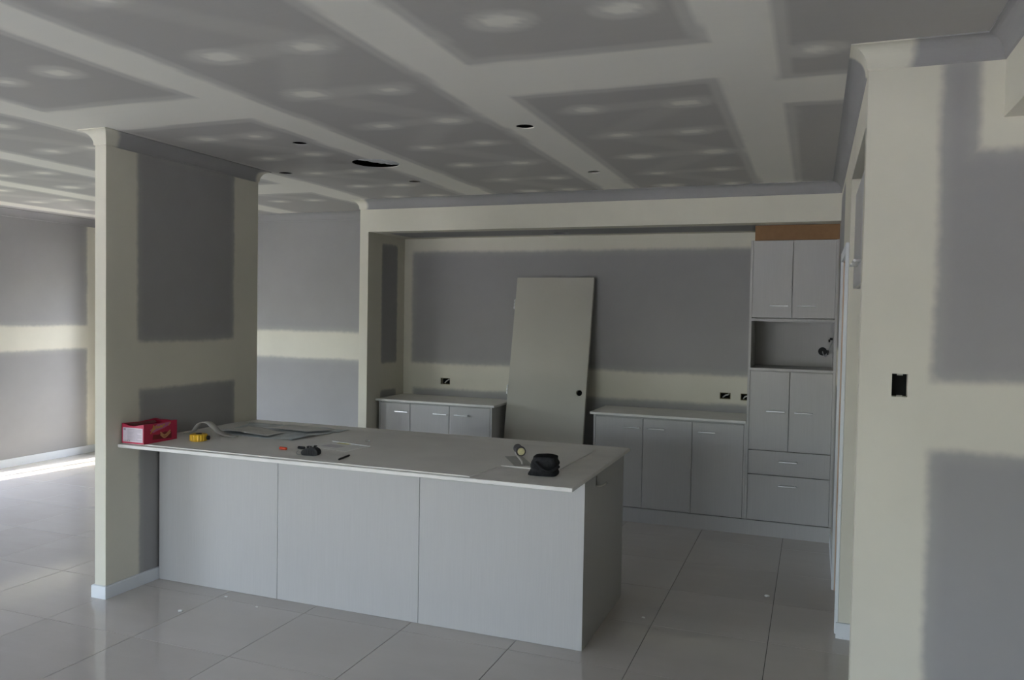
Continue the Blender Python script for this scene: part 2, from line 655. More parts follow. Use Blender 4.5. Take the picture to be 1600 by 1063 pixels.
# ---- ceiling: board joints and screw patches as a compound attribute
HOLES = [(-2.959, 4.10, 0.045), (-1.496, 4.086, 0.05), (-1.49, 5.508, 0.045), (-2.935, 5.546, 0.045),
         (-3.70, 4.96, 0.05), (-2.84, 4.80, 0.162)]
JX = [-0.285, -1.487, -2.70, -3.925, -5.18, -6.36, -7.58]
BUTT = [(-1.487, -0.285, 3.02, 3.50), (-0.285, 0.165, 3.58, 4.00), (-3.925, -2.70, 3.06, 3.50),
        (-5.18, -3.925, 5.35, 5.8), (-7.58, -6.36, 4.3, 4.75)]
ROWS = [1.99, 2.60, 3.21, 3.835, 4.43, 5.03, 5.64, 6.22]
SP = []
for a, b in ((-2.25, -1.86), (-1.06, -0.63), (-3.46, -3.10), (-4.72, -4.34), (-5.95, -5.55), (-7.15, -6.75)):
    for y in ROWS:
        if a == -1.06 and 2.9 < y < 3.6:
            continue
        if a == -3.46 and 2.9 < y < 3.6:
            continue
        SP.append((a + random.uniform(-.03, .03), y + random.uniform(-.03, .03)))
        SP.append((b + random.uniform(-.03, .03), y + random.uniform(-.03, .03)))
SP.append((-0.02, 3.24))
STROKES = []
for a, b in ((-2.25, -1.86), (-1.06, -0.63), (-3.46, -3.10), (-4.72, -4.34), (-5.95, -5.55), (-7.15, -6.75)):
    for k in range(len(ROWS) - 1):
        y0, y1 = ROWS[k], ROWS[k + 1]
        if a in (-1.06, -3.46) and (2.9 < y0 < 3.6 or 2.9 < y1 < 3.6):
            continue
        STROKES.append((a - .1, y0 + .02, b + .1, y0 - .02, 0.095, 0.24))
        if (k + int(-a * 7)) % 2:
            STROKES.append((a, y0, b + .05, y1, 0.12, 0.15))
        else:
            STROKES.append((b, y0, a - .05, y1, 0.12, 0.15))


def sstep(d, a, b):
    t = min(1.0, max(0.0, (d - a) / (b - a)))
    return t * t * (3 - 2 * t)


def compound(x, y):
    n1 = mnoise.noise((x * 2.1, y * 2.1, 0.3)) * 0.022 + mnoise.noise((x * 9, y * 9, 1.3)) * 0.008
    v = 0.0
    for jx in JX:
        d = abs(x - jx) + n1
        v = max(v, 1 - sstep(d, 0.112, 0.138), 0.33 * (1 - sstep(d, 0.165, 0.185)))
    for (bx0, bx1, by0, by1) in BUTT:
        if bx0 < x < bx1:
            d = max(by0 - y, y - by1) + n1
            v = max(v, 1 - sstep(d, -0.02, 0.02), 0.30 * (1 - sstep(d, 0.05, 0.075)))
    for (sx, sy) in SP:
        dx, dy = x - sx, y - sy
        if abs(dx) < .3 and abs(dy) < .3:
            d = math.hypot(dx * 0.85, dy * 1.1) + n1 * 1.2
            v = max(v, 1.0 * (1 - sstep(d, 0.040, 0.066)), 0.40 * (1 - sstep(d, 0.085, 0.125)))
    for (x0, y0, x1, y1, w, s) in STROKES:
        if min(x0, x1) - .2 < x < max(x0, x1) + .2 and min(y0, y1) - .2 < y < max(y0, y1) + .2:
            ex, ey = x1 - x0, y1 - y0
            t = max(0, min(1, ((x - x0) * ex + (y - y0) * ey) / (ex * ex + ey * ey)))
            d = math.hypot(x - x0 - t * ex, y - y0 - t * ey) + n1
            v = max(v, s * (1 - sstep(d, w * .35, w * 1.1)))
    return v


cb = sheet(-8.0, 0.75, 1.2, 7.1, CEIL, 0.025, HOLES, thick=0.005)
for (a, b, c, d) in ((-8.1, 0.75, YF - .1, 1.2), (0.75, 4.1, YF - .1, 7.1)):
    cb.faces.new([cb.verts.new(p) for p in ((a, c, CEIL), (a, d, CEIL), (b, d, CEIL), (b, c, CEIL))])
ceiling = obj('ceiling', cb, M['ceiling'])
tag(ceiling, 'plasterboard ceiling with cream taped joints and screw patches', 'ceiling', kind='structure')
att = ceiling.data.attributes.new('compound', 'FLOAT', 'POINT')
att.data.foreach_set('value', [compound(v.co.x, v.co.y) if v.co.y > 1.19 and v.co.x < .76 else 0.3 for v in ceiling.data.vertices])

# ---- walls
J0, J1 = 1.225, 1.495        # joint band height
M['p_back'] = mat_plaster('plaster_back_wall', [(-7.5, -4.2, J1, ZCOR + .1), (-7.5, -4.2, -.1, J0 - .01),
                                                (-3.74, -0.38, 1.215, 2.31), (-3.72, -0.3, .3, 0.965)], 'XZ')
OUT = [(-3.415, -3.315, 1.012, 1.075), (-0.745, -0.655, 1.012, 1.068), (-0.572, -0.50, 1.008, 1.066)]
W1 = (-7.60, -7.12, 0.0, 2.15)
wall_back = struct('wall_back', wall_cells('Y', YB, YB + .18, -8.12, 4.2, -.15, 3.1, OUT + [W1]), M['p_back'],
                   'far plasterboard wall behind the kitchen recess', 'wall')
M['p_left'] = mat_plaster('plaster_left_wall', [(-4, 6.93, J1, ZCOR + .1), (-4, 6.93, -.1, J0)], 'YZ')
WL = (3.2, 5.7, 0.05, 2.15)
WB = (-3.6, 0.4, 0.05, 2.2)
struct('wall_left', wall_cells('X', XL - .18, XL, YF - .18, YB, -.15, 3.1, [WL, WB]), M['p_left'],
       'grey plasterboard side wall at far left', 'wall')
WF = (-5.6, -1.6, 0.05, 2.15)
struct('wall_front', wall_cells('Y', YF - .18, YF, -8.12, 4.2, -.15, 3.1, [WF]), M['cream'],
       'wall with glazed doors behind the camera', 'wall')
WR = (1.5, 2.5, 0.9, 2.1)  # unseen opening, added to bring fill light from the right
struct('wall_outer', wall_cells('X', 4.0, 4.18, YF, 7.05, -.15, 3.1, [WR]), M['cream'], 'outer wall at the far right', 'wall')

# stub wall beside the island
M['p_stub'] = mat_plaster('plaster_stub_wall', [(3.71, 4.57, 1.50, 2.66), (3.73, 4.58, -.1, 1.21)], 'YZ', soft=0.016, warp=0.02)
struct('wall_stub', bx(XS0, XS1, YS0, YS1, 0, CEIL), M['p_stub'], 'free-standing stub wall at the left end of the island', 'wall')

# nib and bulkhead of the recess
M['p_nib'] = mat_plaster('plaster_recess_side', [(6.605, 6.905, 1.22, 2.36), (6.6, 6.9, .2, .965)], 'YZ', soft=0.014, warp=0.015)
struct('wall_nib', bx(XN0, XN1, YH, YB, 0, CEIL), M['p_nib'], 'narrow nib wall at the left of the kitchen recess', 'wall')
M['p_bulk'] = mat_plaster('plaster_bulkhead', [(-3.7, 0.0, 6.5, 6.93)], 'XY')
hb = sheet(XN1, XR, YH, YB, ZH, 0.03, [(-2.12, 6.80, 0.075)], thick=0.03)
for quad in (((XN1, YH, ZH), (XR, YH, ZH), (XR, YH, CEIL), (XN1, YH, CEIL)),):
    hb.faces.new([hb.verts.new(p) for p in quad])
struct('wall_bulkhead', hb, M['p_bulk'], 'cream bulkhead above the kitchen recess', 'wall')
struct('wall_bulkhead_shade', bx(XN1, XR, YH + .12, YB, ZH + .1, ZH + .2), M['dark'], 'dark slab put inside the bulkhead as shade above its hole', 'wall')  # added black slab, makes the soffit hole read as shaded

# right wall with fridge alcove and doorway
AL0, AL1, ALZ = YN + .10, 4.588, 2.455        # alcove
D0, D1, DZ = 4.70, 5.385, 2.065               # clear doorway
M['p_right'] = mat_plaster('plaster_right_wall', [(5.55, 6.5, J1, 2.6), (5.55, 6.5, .1, J0)], 'YZ')
struct('wall_right', wall_cells('X', XR, XR + .1, AL0, YB, 0, CEIL, [(AL0, AL1, 0, ALZ), (D0 - .02, D1 + .02, 0, DZ + .02)]),
       M['p_right'], 'right kitchen wall with fridge alcove and doorway', 'wall')
M['p_near'] = mat_plaster('plaster_near_wall', [(.41, 3.6, 1.495, 2.33), (.41, .535, 1.6, 2.66), (.41, 3.6, -.1, 1.235)], 'XZ', soft=0.02, warp=0.025)
struct('wall_near', wall_cells('Y', YN, AL0, XR, 4.0, 0, CEIL, [(.277, .331, 1.427, 1.513)]), M['p_near'],
       'tall plasterboard wall in the right foreground', 'wall')
struct('wall_alcove', bx(0.95, 1.05, AL0, YB, 0, CEIL), M['cream'], 'wall at the back of the fridge alcove', 'wall')
struct('wall_alcove_side', bx(XR + .1, .95, AL1, AL1 + .09, 0, CEIL), M['cream'], 'side wall of the fridge alcove', 'wall')
struct('wall_alcove_top', bx(XR + .1, .95, AL0, AL1, ALZ, ALZ + .05), M['cream'], 'soffit above the fridge alcove', 'wall')
struct('wall_lintel', wall_cells('X', XI, XI + .1, YF, YN, 0, CEIL, [(-1.2, YN, 0, ZH)]), M['cream'],
       'cream lintel wall over a wide opening at the far right', 'wall')

# ---- cornices
prof = [(0.0, 0.0), (0.0, -(CEIL - ZCOR))]
NA = 9
for k in range(NA + 1):
    t = PI / 2 * k / NA
    prof.append((0.006 + (CW - .006) * (1 - math.cos(t)), -(CEIL - ZCOR) + .006 + (CEIL - ZCOR - .011) * math.sin(t)))
prof.append((CW, 0.0))
M['p_corn'] = mat_plaster('cornice_paper', [(-9, 9, -9, 9)], 'XY', spots=[
    (-3.88, 3.44, 2.69, .125), (-3.86, 4.87, 2.69, .09), (-3.93, 6.33, 2.69, .10), (.17, 3.24, 2.69, .15)], soft=.012)
struct('trim_1', sweep(B(), [(XL, YF), (XI, YF), (XI, YN), (XR, YN), (XR, YH), (XN0, YH), (XN0, YB), (XL, YB)], prof, CEIL),
       M['p_corn'], 'grey cove cornice running around the room', 'cornice')
struct('trim_2', sweep(B(), [(XS0, YS0), (XS0, YS1), (XS1, YS1), (XS1, YS0)], prof, CEIL),
       M['p_corn'], 'cove cornice wrapped around the top of the stub wall', 'cornice')

# ---- baseboards
BH, BT = 0.075, 0.014
struct('baseboard_stub', sweep(B(), [(XS0, YS0), (XS0, YS1), (XS1, YS1), (XS1, YS0)], [(0, 0), (BT, 0), (BT, BH - .004), (BT - .004, BH), (0, BH)], 0.0),
       M['primed'], 'white primed skirting around the foot of the stub wall', 'skirting')
struct('baseboard_left', box(bx(XL, XL + BT, 5.75, YB, 0, .085), XL, XL + BT, .45, 3.15, 0, .085), M['primed'], 'white skirting along the far left wall', 'skirting')
struct('baseboard_back', bx(-6.95, XN0, YB - BT, YB, 0, .085), M['primed'], 'white skirting along the far back wall', 'skirting')
struct('baseboard_right', bx(XR - BT, XR, D1 + .085, YH + .1, 0, .085), M['primed'], 'white skirting between the doorway and the tall cabinet', 'skirting')
struct('baseboard_alcove', bx(XR - .012, .95, AL1 - BT, AL1, 0, .085), M['primed'], 'short white skirting in the fridge alcove', 'skirting')

# ---- doorway frame in the right wall
dr = thing('door_1', (XR, (D0 + D1) / 2, 0), 'white architrave and raw pine jamb of the doorway in right wall', 'doorway')
dr['kind'] = 'structure'
obj('jamb', bx(XR - .004, XR + .104, D0 - .02, D0, 0, DZ), M['pine'], dr)
obj('jamb', bx(XR - .004, XR + .104, D1, D1 + .02, 0, DZ), M['pine'], dr)
obj('head_jamb', bx(XR - .004, XR + .104, D0 - .02, D1 + .02, DZ, DZ + .02), M['pine'], dr)
for nm, a in (('architrave', (D0 - .062, D0 - .006, 0, DZ + .062)), ('architrave', (D1 + .006, D1 + .062, 0, DZ + .062)),
              ('architrave_head', (D0 - .006, D1 + .006, DZ + .006, DZ + .062))):
    obj(nm, bx(XR - .018, XR, a[0], a[1], a[2], a[3], bev=.003), M['primed'], dr)
    obj(nm, bx(XR + .1, XR + .118, a[0], a[1], a[2], a[3], bev=.003), M['primed'], dr)


# ---- windows
def window(name, axis, t, u0, u1, z0, z1, n, label):
    """Framed glazing in an opening, n panes."""
    w = thing(name, ((u0 + u1) / 2, t, z0) if axis == 'Y' else (t, (u0 + u1) / 2, z0), label, 'window')
    w['kind'] = 'structure'

    def bb(a0, a1, c0, c1, d):
        return bx(a0, a1, t - d, t + d, c0, c1) if axis == 'Y' else bx(t - d, t + d, a0, a1, c0, c1)
    f = .045
    for a in ((u0, u1, z0, z0 + f), (u0, u1, z1 - f, z1), (u0, u0 + f, z0 + f, z1 - f), (u1 - f, u1, z0 + f, z1 - f)):
        obj('frame', bb(*a, .04), M['aluminium'], w)
    s = (u1 - u0 - 2 * f) / n
    for i in range(n):
        a = u0 + f + i * s
        obj('pane', bb(a, a + s, z0 + f, z1 - f, .003), M['glass'], w)
        if i:
            obj('mullion', bb(a - .025, a + .025, z0 + f, z1 - f, .03), M['aluminium'], w)
    return w


window('window_1', 'Y', YB + .1, *W1, 2, 'tall glazed door light in the far back wall')
window('window_2', 'X', XL - .1, *WL, 2, 'pair of sliding glass doors in the left wall')
window('window_3', 'Y', YF - .1, *WF, 4, 'wide sliding glass doors behind the camera')
window('window_fill', 'X', 4.1, *WR, 2, 'unseen two-pane window added in the far right wall for fill light')
portal('portal_right', (4.15, (WR[0] + WR[1]) / 2, (WR[2] + WR[3]) / 2), (0, PI / 2, 0), WR[3] - WR[2], WR[1] - WR[0])
portal('portal_left', (XL - .15, (WL[0] + WL[1]) / 2, (WL[2] + WL[3]) / 2), (0, -PI / 2, 0), WL[3] - WL[2], WL[1] - WL[0])
window('window_5', 'X', XL - .1, *WB, 3, 'wide sliding glass doors in the left wall near the camera')
portal('portal_left_near', (XL - .15, (WB[0] + WB[1]) / 2, (WB[2] + WB[3]) / 2), (0, -PI / 2, 0), WB[3] - WB[2], WB[1] - WB[0])
portal('portal_front', ((WF[0] + WF[1]) / 2, YF - .15, (WF[2] + WF[3]) / 2), (PI / 2, 0, 0), WF[1] - WF[0], WF[3] - WF[2])

# ================================================================== CABINETS
LAM = M['laminate']


def bar_handle(parent, c, length=.136, axis='X', out=(0, -1, 0)):
    """Chrome bar handle; c = point on the door face."""
    bm = B()
    c, o = Vector(c), Vector(out)
    a = Vector((1, 0, 0)) if axis == 'X' else Vector((0, 1, 0))
    p = c + o * .03
    cyl(bm, p - a * length / 2, p + a * length / 2, .0058, seg=12)
    for s in (-1, 1):
        q = c + a * (s * (length / 2 - .012))
        cyl(bm, q - o * .001, q + o * .03, .0045, seg=10)
    return obj('handle', bm, M['chrome'], parent, smooth=False, label='chrome bar handle')


YD = 6.53          # door face
DT = .018


def front(parent, name, x0, x1, z0, z1, handle):
    g = .0018
    d = obj(name, bx(x0 + g, x1 - g, YD, YD + DT, z0 + g, z1 - g, bev=.0012), LAM, parent)
    if handle:
        bar_handle(d, (handle[0], YD, handle[1]))
    return d


def carcass(parent, x0, x1, z0, z1, yb=YB - .004, back=True):
    s = .016
    y0 = YD + DT + .001
    obj('side_panel', bx(x0, x0 + s, YD + .001, yb, z0, z1), LAM, parent)
    obj('side_panel', bx(x1 - s, x1, YD + .001, yb, z0, z1), LAM, parent)
    obj('bottom_panel', bx(x0 + s, x1 - s, y0, yb, z0, z0 + s), LAM, parent)
    obj('top_panel', bx(x0 + s, x1 - s, y0, yb, z1 - s, z1), LAM, parent)
    if back:
        obj('back_panel', bx(x0 + s, x1 - s, yb - .008, yb, z0 + s, z1 - s), LAM, parent)


# left base cabinet (behind the island, left)
KZ = .118
bl = thing('base_cabinet', (-3.22, YB - .25, 0), 'grey base cabinet with three doors left of the leaning door', 'cabinet')
carcass(bl, -3.80, -2.655, KZ, .879)
for a, b, h in ((-3.784, -3.471, -3.55), (-3.471, -3.073, -3.155), (-3.073, -2.671, -2.945)):
    front(bl, 'cabinet_door', a, b, KZ, .868, (h, .792))
obj('kickboard', bx(-3.80, -2.655, YD + .03, YD + .046, 0, KZ), LAM, bl)
o = tag(obj('worktop', bx(-3.826, -2.625, 6.505, YB - .002, .880, .900, bev=.0025), M['bench']),
        'pale worktop on the base cabinet left of the leaning door', 'worktop')
centred(o)

# right base cabinet
br = thing('base_cabinet', (-1.11, YB - .25, 0), 'grey base cabinet with three doors beside the tall cabinet', 'cabinet')
carcass(br, -1.724, -.481, KZ, .879)
for a, b, h in ((-1.706, -1.302, -1.393), (-1.302, -.900, -1.189), (-.900, -.497, -.783)):
    front(br, 'cabinet_door', a, b, KZ, .866, (h, .79))
obj('kickboard', bx(-1.724, -.481, YD - .012, YD + .004, 0, KZ - .002), LAM, br)
o = tag(obj('worktop', bx(-1.752, -.481, 6.505, YB - .002, .880, .900, bev=.0025), M['bench']),
        'pale worktop on the base cabinet beside the tall cabinet', 'worktop')
centred(o)

# tall cabinet
tc = thing('tall_cabinet', (-.155, YB - .25, 0), 'tall grey cabinet with open niche, doors and drawers in the corner', 'cabinet')
TX0, TX1 = -.480, .163
s = .018
obj('side_panel', bx(TX0, TX0 + s, YD - .002, YB - .004, KZ, 2.322), LAM, tc)
obj('side_panel', bx(TX1 - s, TX1, YD - .002, YB - .004, KZ, 2.322), LAM, tc)
obj('top_panel', bx(TX0 + s, TX1 - s, YD + .02, YB - .004, 2.304, 2.322), LAM, tc)
obj('rail', bx(TX0 + s, TX1 - s, YD, YB - .03, 1.690, 1.712), LAM, tc)
obj('shelf', bx(TX0 + s, TX1 - s, YD - .002, YB - .03, 1.302, 1.322), LAM, tc)
obj('back_panel', bx(TX0 + s, TX1 - s, YB - .03, YB - .022, KZ, 2.304), LAM, tc)
obj('bottom_panel', bx(TX0 + s, TX1 - s, YD + .02, YB - .03, KZ, KZ + .016), LAM, tc)
XA, XM, XB = TX0 + s, -.165, TX1 - s
front(tc, 'cabinet_door', XA, XM, 1.716, 2.320, (-.26, 1.812))
front(tc, 'cabinet_door', XM, XB, 1.716, 2.320, (-.058, 1.812))
front(tc, 'cabinet_door', XA, XM, .676, 1.301, (-.264, .988))
front(tc, 'cabinet_door', XM, XB, .676, 1.301, (-.058, .986))
front(tc, 'drawer_front', XA, XB, .484, .674, (-.161, .598))
front(tc, 'drawer_front', XA, XB, KZ, .482, (-.161, .409))
obj('kickboard', bx(-.4805, TX1, YD - .012, YD + .004, 0, KZ - .002), LAM, tc)
o = tag(obj('filler_board', bx(-.452, XR - .002, YD + .006, YD + .024, 2.3225, ZH - .001), M['mdf']),
        'raw brown fibreboard filler above the tall cabinet', 'board')
centred(o)

# island bench
isl = thing('island_cabinet', (-2.45, 4.3, 0), 'long grey panelled kitchen island cabinet', 'cabinet')
YP = 3.873
XP = -1.060
for a, b in ((XS1 + BT + .001, -2.928), (-2.928, -1.994), (-1.994, XP)):
    obj('front_panel', bx(a + .0012, b - .0012 if b != XP else b, YP, YP + .018, .001, .879, bev=.0008), LAM, isl)
obj('end_panel', wall_cells('X', XP - .018, XP - .0002, YP + .0185, 4.752, .001, .879, [(4.088, 4.118, .80, .858)]), LAM, isl)
obj('side_panel', bx(XS1 + BT + .001, XS1 + BT + .017, YP + .019, 4.752, .001, .879), LAM, isl)
obj('bottom_panel', bx(XS1 + BT + .018, XP - .019, YP + .02, 4.73, KZ, KZ + .016), LAM, isl)
obj('kickboard', bx(XS1 + BT + .018, XP - .019, 4.69, 4.706, .001, KZ), LAM, isl)
for k in range(5):
    w = (XP - .019 - (XS1 + BT + .018)) / 5
    a = XS1 + BT + .018 + k * w
    d = obj('cabinet_door', bx(a + .002, a + w - .002, 4.735, 4.753, KZ, .866, bev=.001), LAM, isl)
    bar_handle(d, (a + w * .7, 4.753, .79), out=(0, 1, 0))
o = tag(obj('island_worktop', bx(XS1 + .001, -1.037, 3.566, 4.82, .880, .900, bev=.0022), M['bench']),
        'long pale worktop on the island', 'worktop')
centred(o)
o = tag(obj('protective_sheet', prism(B(), [(-3.838, 3.602), (-1.574, 3.592), (-1.538, 3.924), (-1.222, 3.922), (-1.204, 4.63), (-3.838, 4.66)], .900, .9055), M['board']),
        'large flat grey protective sheet with a notched corner on the island', 'sheet')
centred(o)
# island end panel: loose wire at the cable cut-out
obj('cable', tube(B(), spline([(XP - .10, 4.10, .80), (XP - .02, 4.10, .803), (XP + .014, 4.11, .803), (XP + .02, 4.15, .8), (XP + .022, 4.225, .797)]), .0042), M['crumb'], isl, smooth=True, label='short pale cable poking out of a slot')
obj('connector', cyl(B(), (XP + .022, 4.225, .797), (XP + .022, 4.243, .796), .0062, seg=10), M['cablegrey'], isl)
obj('slot_shade', bx(XP - .06, XP - .05, 4.06, 4.15, .78, .875), M['dark'], isl)  # added black plate, painted shade behind the cable slot

# fridge-alcove overhead cabinet
oc = thing('overhead_cabinet', (.4, (AL0 + AL1) / 2, 1.875), 'grey overhead cabinet high in the fridge alcove at right', 'cabinet')
XO = .187
obj('body', bx(XO + .019, .80, AL0 + .004, AL1 - .004, 1.875, 2.37), LAM, oc)
ym = (AL0 + AL1) / 2
for a, b, h in ((AL0 + .004, ym, ym - .12), (ym, AL1 - .004, ym + .14)):
    d = obj('cabinet_door', bx(XO, XO + .018, a + .0015, b - .0015, 1.876, 2.369, bev=.0012), LAM, oc)
    bar_handle(d, (XO, h, 1.972), axis='Y', out=(-1, 0, 0))

# ---- loose door leaf leaning on the back wall
H_, W_, T_ = 2.085, .738, .036
door = thing('door_leaf', (0, 0, 0), 'cream flush door leaf leaning against the back wall', 'door')
db = wall_cells('Y', 0, T_, 0, W_, 0, H_, [])
lean = math.asin((7.0 - 6.60) / H_)
# leaf with a round lock hole: ring of quads around the hole in a cut cell
db.free()
db = B()
hx, hz, hr = W_ - .062, 1.035, .0275
NS = 24


def sq(t, h=.05):
    c, s_ = math.cos(t), math.sin(t)
    k = h / max(abs(c), abs(s_))
    return c * k, s_ * k


us, vs_ = [0, hx - .05, hx + .05, W_], [0, hz - .05, hz + .05, H_]
for yy in (0, T_):
    for i in range(3):
        for j in range(3):
            if i == 1 and j == 1:
                continue
            db.faces.new([db.verts.new(p) for p in ((us[i], yy, vs_[j]), (us[i + 1], yy, vs_[j]), (us[i + 1], yy, vs_[j + 1]), (us[i], yy, vs_[j + 1]))])
    for k in range(NS):
        t0, t1 = 2 * PI * (k / NS) + PI / 4, 2 * PI * ((k + 1) / NS) + PI / 4
        a, b = sq(t0), sq(t1)
        db.faces.new([db.verts.new(p) for p in ((hx + a[0], yy, hz + a[1]), (hx + b[0], yy, hz + b[1]),
                      (hx + hr * math.cos(t1), yy, hz + hr * math.sin(t1)), (hx + hr * math.cos(t0), yy, hz + hr * math.sin(t0)))])
for k in range(NS):
    t0, t1 = 2 * PI * k / NS + PI / 4, 2 * PI * (k + 1) / NS + PI / 4
    db.faces.new([db.verts.new(p) for p in ((hx + hr * math.cos(t0), 0, hz + hr * math.sin(t0)), (hx + hr * math.cos(t1), 0, hz + hr * math.sin(t1)),
                  (hx + hr * math.cos(t1), T_, hz + hr * math.sin(t1)), (hx + hr * math.cos(t0), T_, hz + hr * math.sin(t0)))])
for p in (((0, 0, 0), (W_, 0, 0), (W_, T_, 0), (0, T_, 0)), ((0, 0, H_), (W_, 0, H_), (W_, T_, H_), (0, T_, H_)),
          ((0, 0, 0), (0, T_, 0), (0, T_, H_), (0, 0, H_)), ((W_, 0, 0), (W_, T_, 0), (W_, T_, H_), (W_, 0, H_))):
    db.faces.new([db.verts.new(c) for c in p])
bmesh.ops.remove_doubles(db, verts=db.verts, dist=1e-5)
obj('leaf', db, M['doorpaint'], door, local=True)
obj('lock_bore_shade', cyl(B(), (hx, T_ - .004, hz), (hx, T_ - .003, hz), hr * .99, seg=24), M['dark'], door, local=True, label='black disc as shade in the round lock hole')  # black disc painted as the shade inside the lock hole
for z in (1.83, 1.035):
    hg = B()
    box(hg, -.003, .001, .002, .030, z - .05, z + .05)
    for dz in (-.03, .0, .03):
        cyl(hg, (-.006, -.004, z + dz - .012), (-.006, -.004, z + dz + .012), .0055, seg=10)
    obj('hinge', hg, M['chrome'], door, local=True, label='chrome hinge')
door.location = (-2.605, 6.587, 0.008)
door.rotation_euler = (-lean, 0, 0)

# ---- cut-outs for sockets, with bracket and wiring
M['brass'] = mat_plain('yellowed_bracket', (0.16, 0.135, 0.06), 0.6, 0.3)


def socket(x0, x1, z0, z1, label, y=YB):
    t = thing('socket_cutout', ((x0 + x1) / 2, y + .02, z0), label, 'socket cut-out', 'empty socket cut-outs on the recess wall')
    obj('recess_shade', bx(x0 - .01, x1 + .01, y + .06, y + .07, z0 - .01, z1 + .01), M['dark'], t)  # added black plate: stops light leaking in, paints the hole's shade
    m = B()
    w = .006
    box(m, x0, x0 + w, y + .012, y + .016, z0, z1)
    box(m, x1 - w, x1, y + .012, y + .016, z0, z1)
    box(m, x0 + w, x1 - w, y + .012, y + .016, z0, z0 + w)
    box(m, x0 + w, x1 - w, y + .012, y + .016, z1 - w, z1)
    obj('bracket', m, M['brass'], t)
    xm = (x0 + x1) / 2
    obj('cable', tube(B(), spline([(x0 + .02, y + .06, z0 + .01), (xm, y + .03, z0 + .03), (xm + .02, y + .025, z1 - .02), (xm + .028, y + .05, z1 - .012)]), .006), M['crumb'], t, smooth=True)
    return t


socket(*OUT[0], 'empty socket cut-out above the left worktop')
socket(*OUT[1], 'empty double socket cut-out above the worktop right of the leaning door')
socket(*OUT[2], 'empty socket cut-out touching the tall cabinet side')
sw = thing('switch_cutout', (.304, YN + .02, 1.427), 'black switch cut-out in the tall right foreground wall', 'switch cut-out')
obj('recess_shade', bx(.265, .343, YN + .05, YN + .055, 1.41, 1.53), M['dark'], sw)  # added black plate as painted shade behind the cut-out
for (a, b) in ((1.427, 1.433), (1.507, 1.513)):
    m = B()
    box(m, .294, .314, YN + .004, YN + .006, a, b)
    cyl(m, (.304, YN + .002, (a + b) / 2), (.304, YN + .006, (a + b) / 2), .0028, seg=10)
    obj('bracket', m, M['bracket'], sw)

# ---- cable coil and plug in the niche of the tall cabinet
nc = thing('niche_cable', (.09, YB - .06, 1.42), 'black cable and plug hanging in the open niche of the tall cabinet', 'cable')
yy = YB - .03
obj('grommet', cyl(B(), (.07, yy - .008, 1.45), (.07, yy - .0006, 1.45), .034, seg=24), M['black'], nc)
obj('cable', tube(B(), spline([(.145, yy - .06, 1.54), (.13, yy - .07, 1.50), (.112, yy - .06, 1.45), (.095, yy - .03, 1.41), (.075, yy - .012, 1.43), (.07, yy - .004, 1.45)]), .0045), M['cablegrey'], nc, smooth=True)
obj('plug', box(bx(.098, .118, yy - .075, yy - .05, 1.437, 1.462, bev=.003), .102, .114, yy - .07, yy - .055, 1.425, 1.437), M['black'], nc)
m = B()
box(m, .122, .144, yy - .07, yy - .02, 1.545, 1.563, bev=.003)
box(m, .112, .126, yy - .075, yy - .03, 1.528, 1.55, bev=.003)
obj('outlet_clip', m, M['black'], nc)

# ---- ceiling downlight holes: loose foil duct in the big one
fd = B()
N = 26
for i in range(N + 1):
    for j in range(N + 1):
        u, v = i / N, j / N
        x, y = -2.835 + .30 * u, 4.60 + .46 * v
        r_ = math.hypot(x + .26 * (v - .5) + 2.845, y - 4.80)
        z = CEIL + max(.0155 + .05 * max(0, r_ - .15), 0) if r_ > .15 else CEIL + .009 + .011 * mnoise.noise((u * 8, v * 11, 2.0)) + .006 * mnoise.noise((u * 23, v * 27, 4.0))
        fd.verts.new((x + .26 * (v - .5), y, z))
fd.verts.ensure_lookup_table()
for i in range(N):
    for j in range(N):
        a = i * (N + 1) + j
        fd.faces.new([fd.verts[k] for k in (a, a + 1, a + N + 2, a + N + 1)])
o = tag(obj('foil_duct', fd, M['foil']), 'crumpled silver foil insulation in the large round ceiling hole', 'foil')
centred(o)


# ================================================================== THINGS ON THE ISLAND
ZT = .9056           # top of protective sheet

# biscuit box: open-topped, printed
BX0, BX1, BY0, BY1, BZ = -3.832, -3.662, 3.588, 3.848, .118
bb = thing('biscuit_box', ((BX0 + BX1) / 2, (BY0 + BY1) / 2, ZT), 'open red biscuit box on the island against the stub wall', 'box')
m = B()
n = 10


def rimz(u):          # sagging rim
    return BZ - .014 * math.sin(PI * u) ** 1.5


cw2 = .0016
for (p0, p1, sag) in (((BX0, BY0), (BX1, BY0), 1), ((BX1, BY0), (BX1, BY1), .25), ((BX1, BY1), (BX0, BY1), .5), ((BX0, BY1), (BX0, BY0), .5)):
    d = Vector((p1[0] - p0[0], p1[1] - p0[1], 0)).normalized()
    nn = Vector((-d.y, d.x, 0)) * cw2
    cols = []
    for k in range(n + 1):
        u = k / n
        p = Vector((p0[0] + (p1[0] - p0[0]) * u, p0[1] + (p1[1] - p0[1]) * u, ZT))
        zt = ZT + BZ - .014 * sag * math.sin(PI * u) ** 1.5
        cols.append([m.verts.new(p), m.verts.new(Vector((p.x, p.y, zt))), m.verts.new(Vector((p.x, p.y, zt)) + nn), m.verts.new(p + nn)])
    for k in range(n):
        for q in range(4):
            m.faces.new((cols[k][q], cols[k][(q + 1) % 4], cols[k + 1][(q + 1) % 4], cols[k + 1][q]))
    m.faces.new(cols[0])
    m.faces.new(cols[-1])
box(m, BX0 + .002, BX1 - .002, BY0 + .002, BY1 - .002, ZT + .0002, ZT + .002)
obj('carton', m, M['boxred'], bb)
obj('contents', bx(BX0 + .004, BX1 - .004, BY0 + .004, BY1 - .004, ZT + .02, ZT + .088), M['innerbox'], bb)
fl = B()
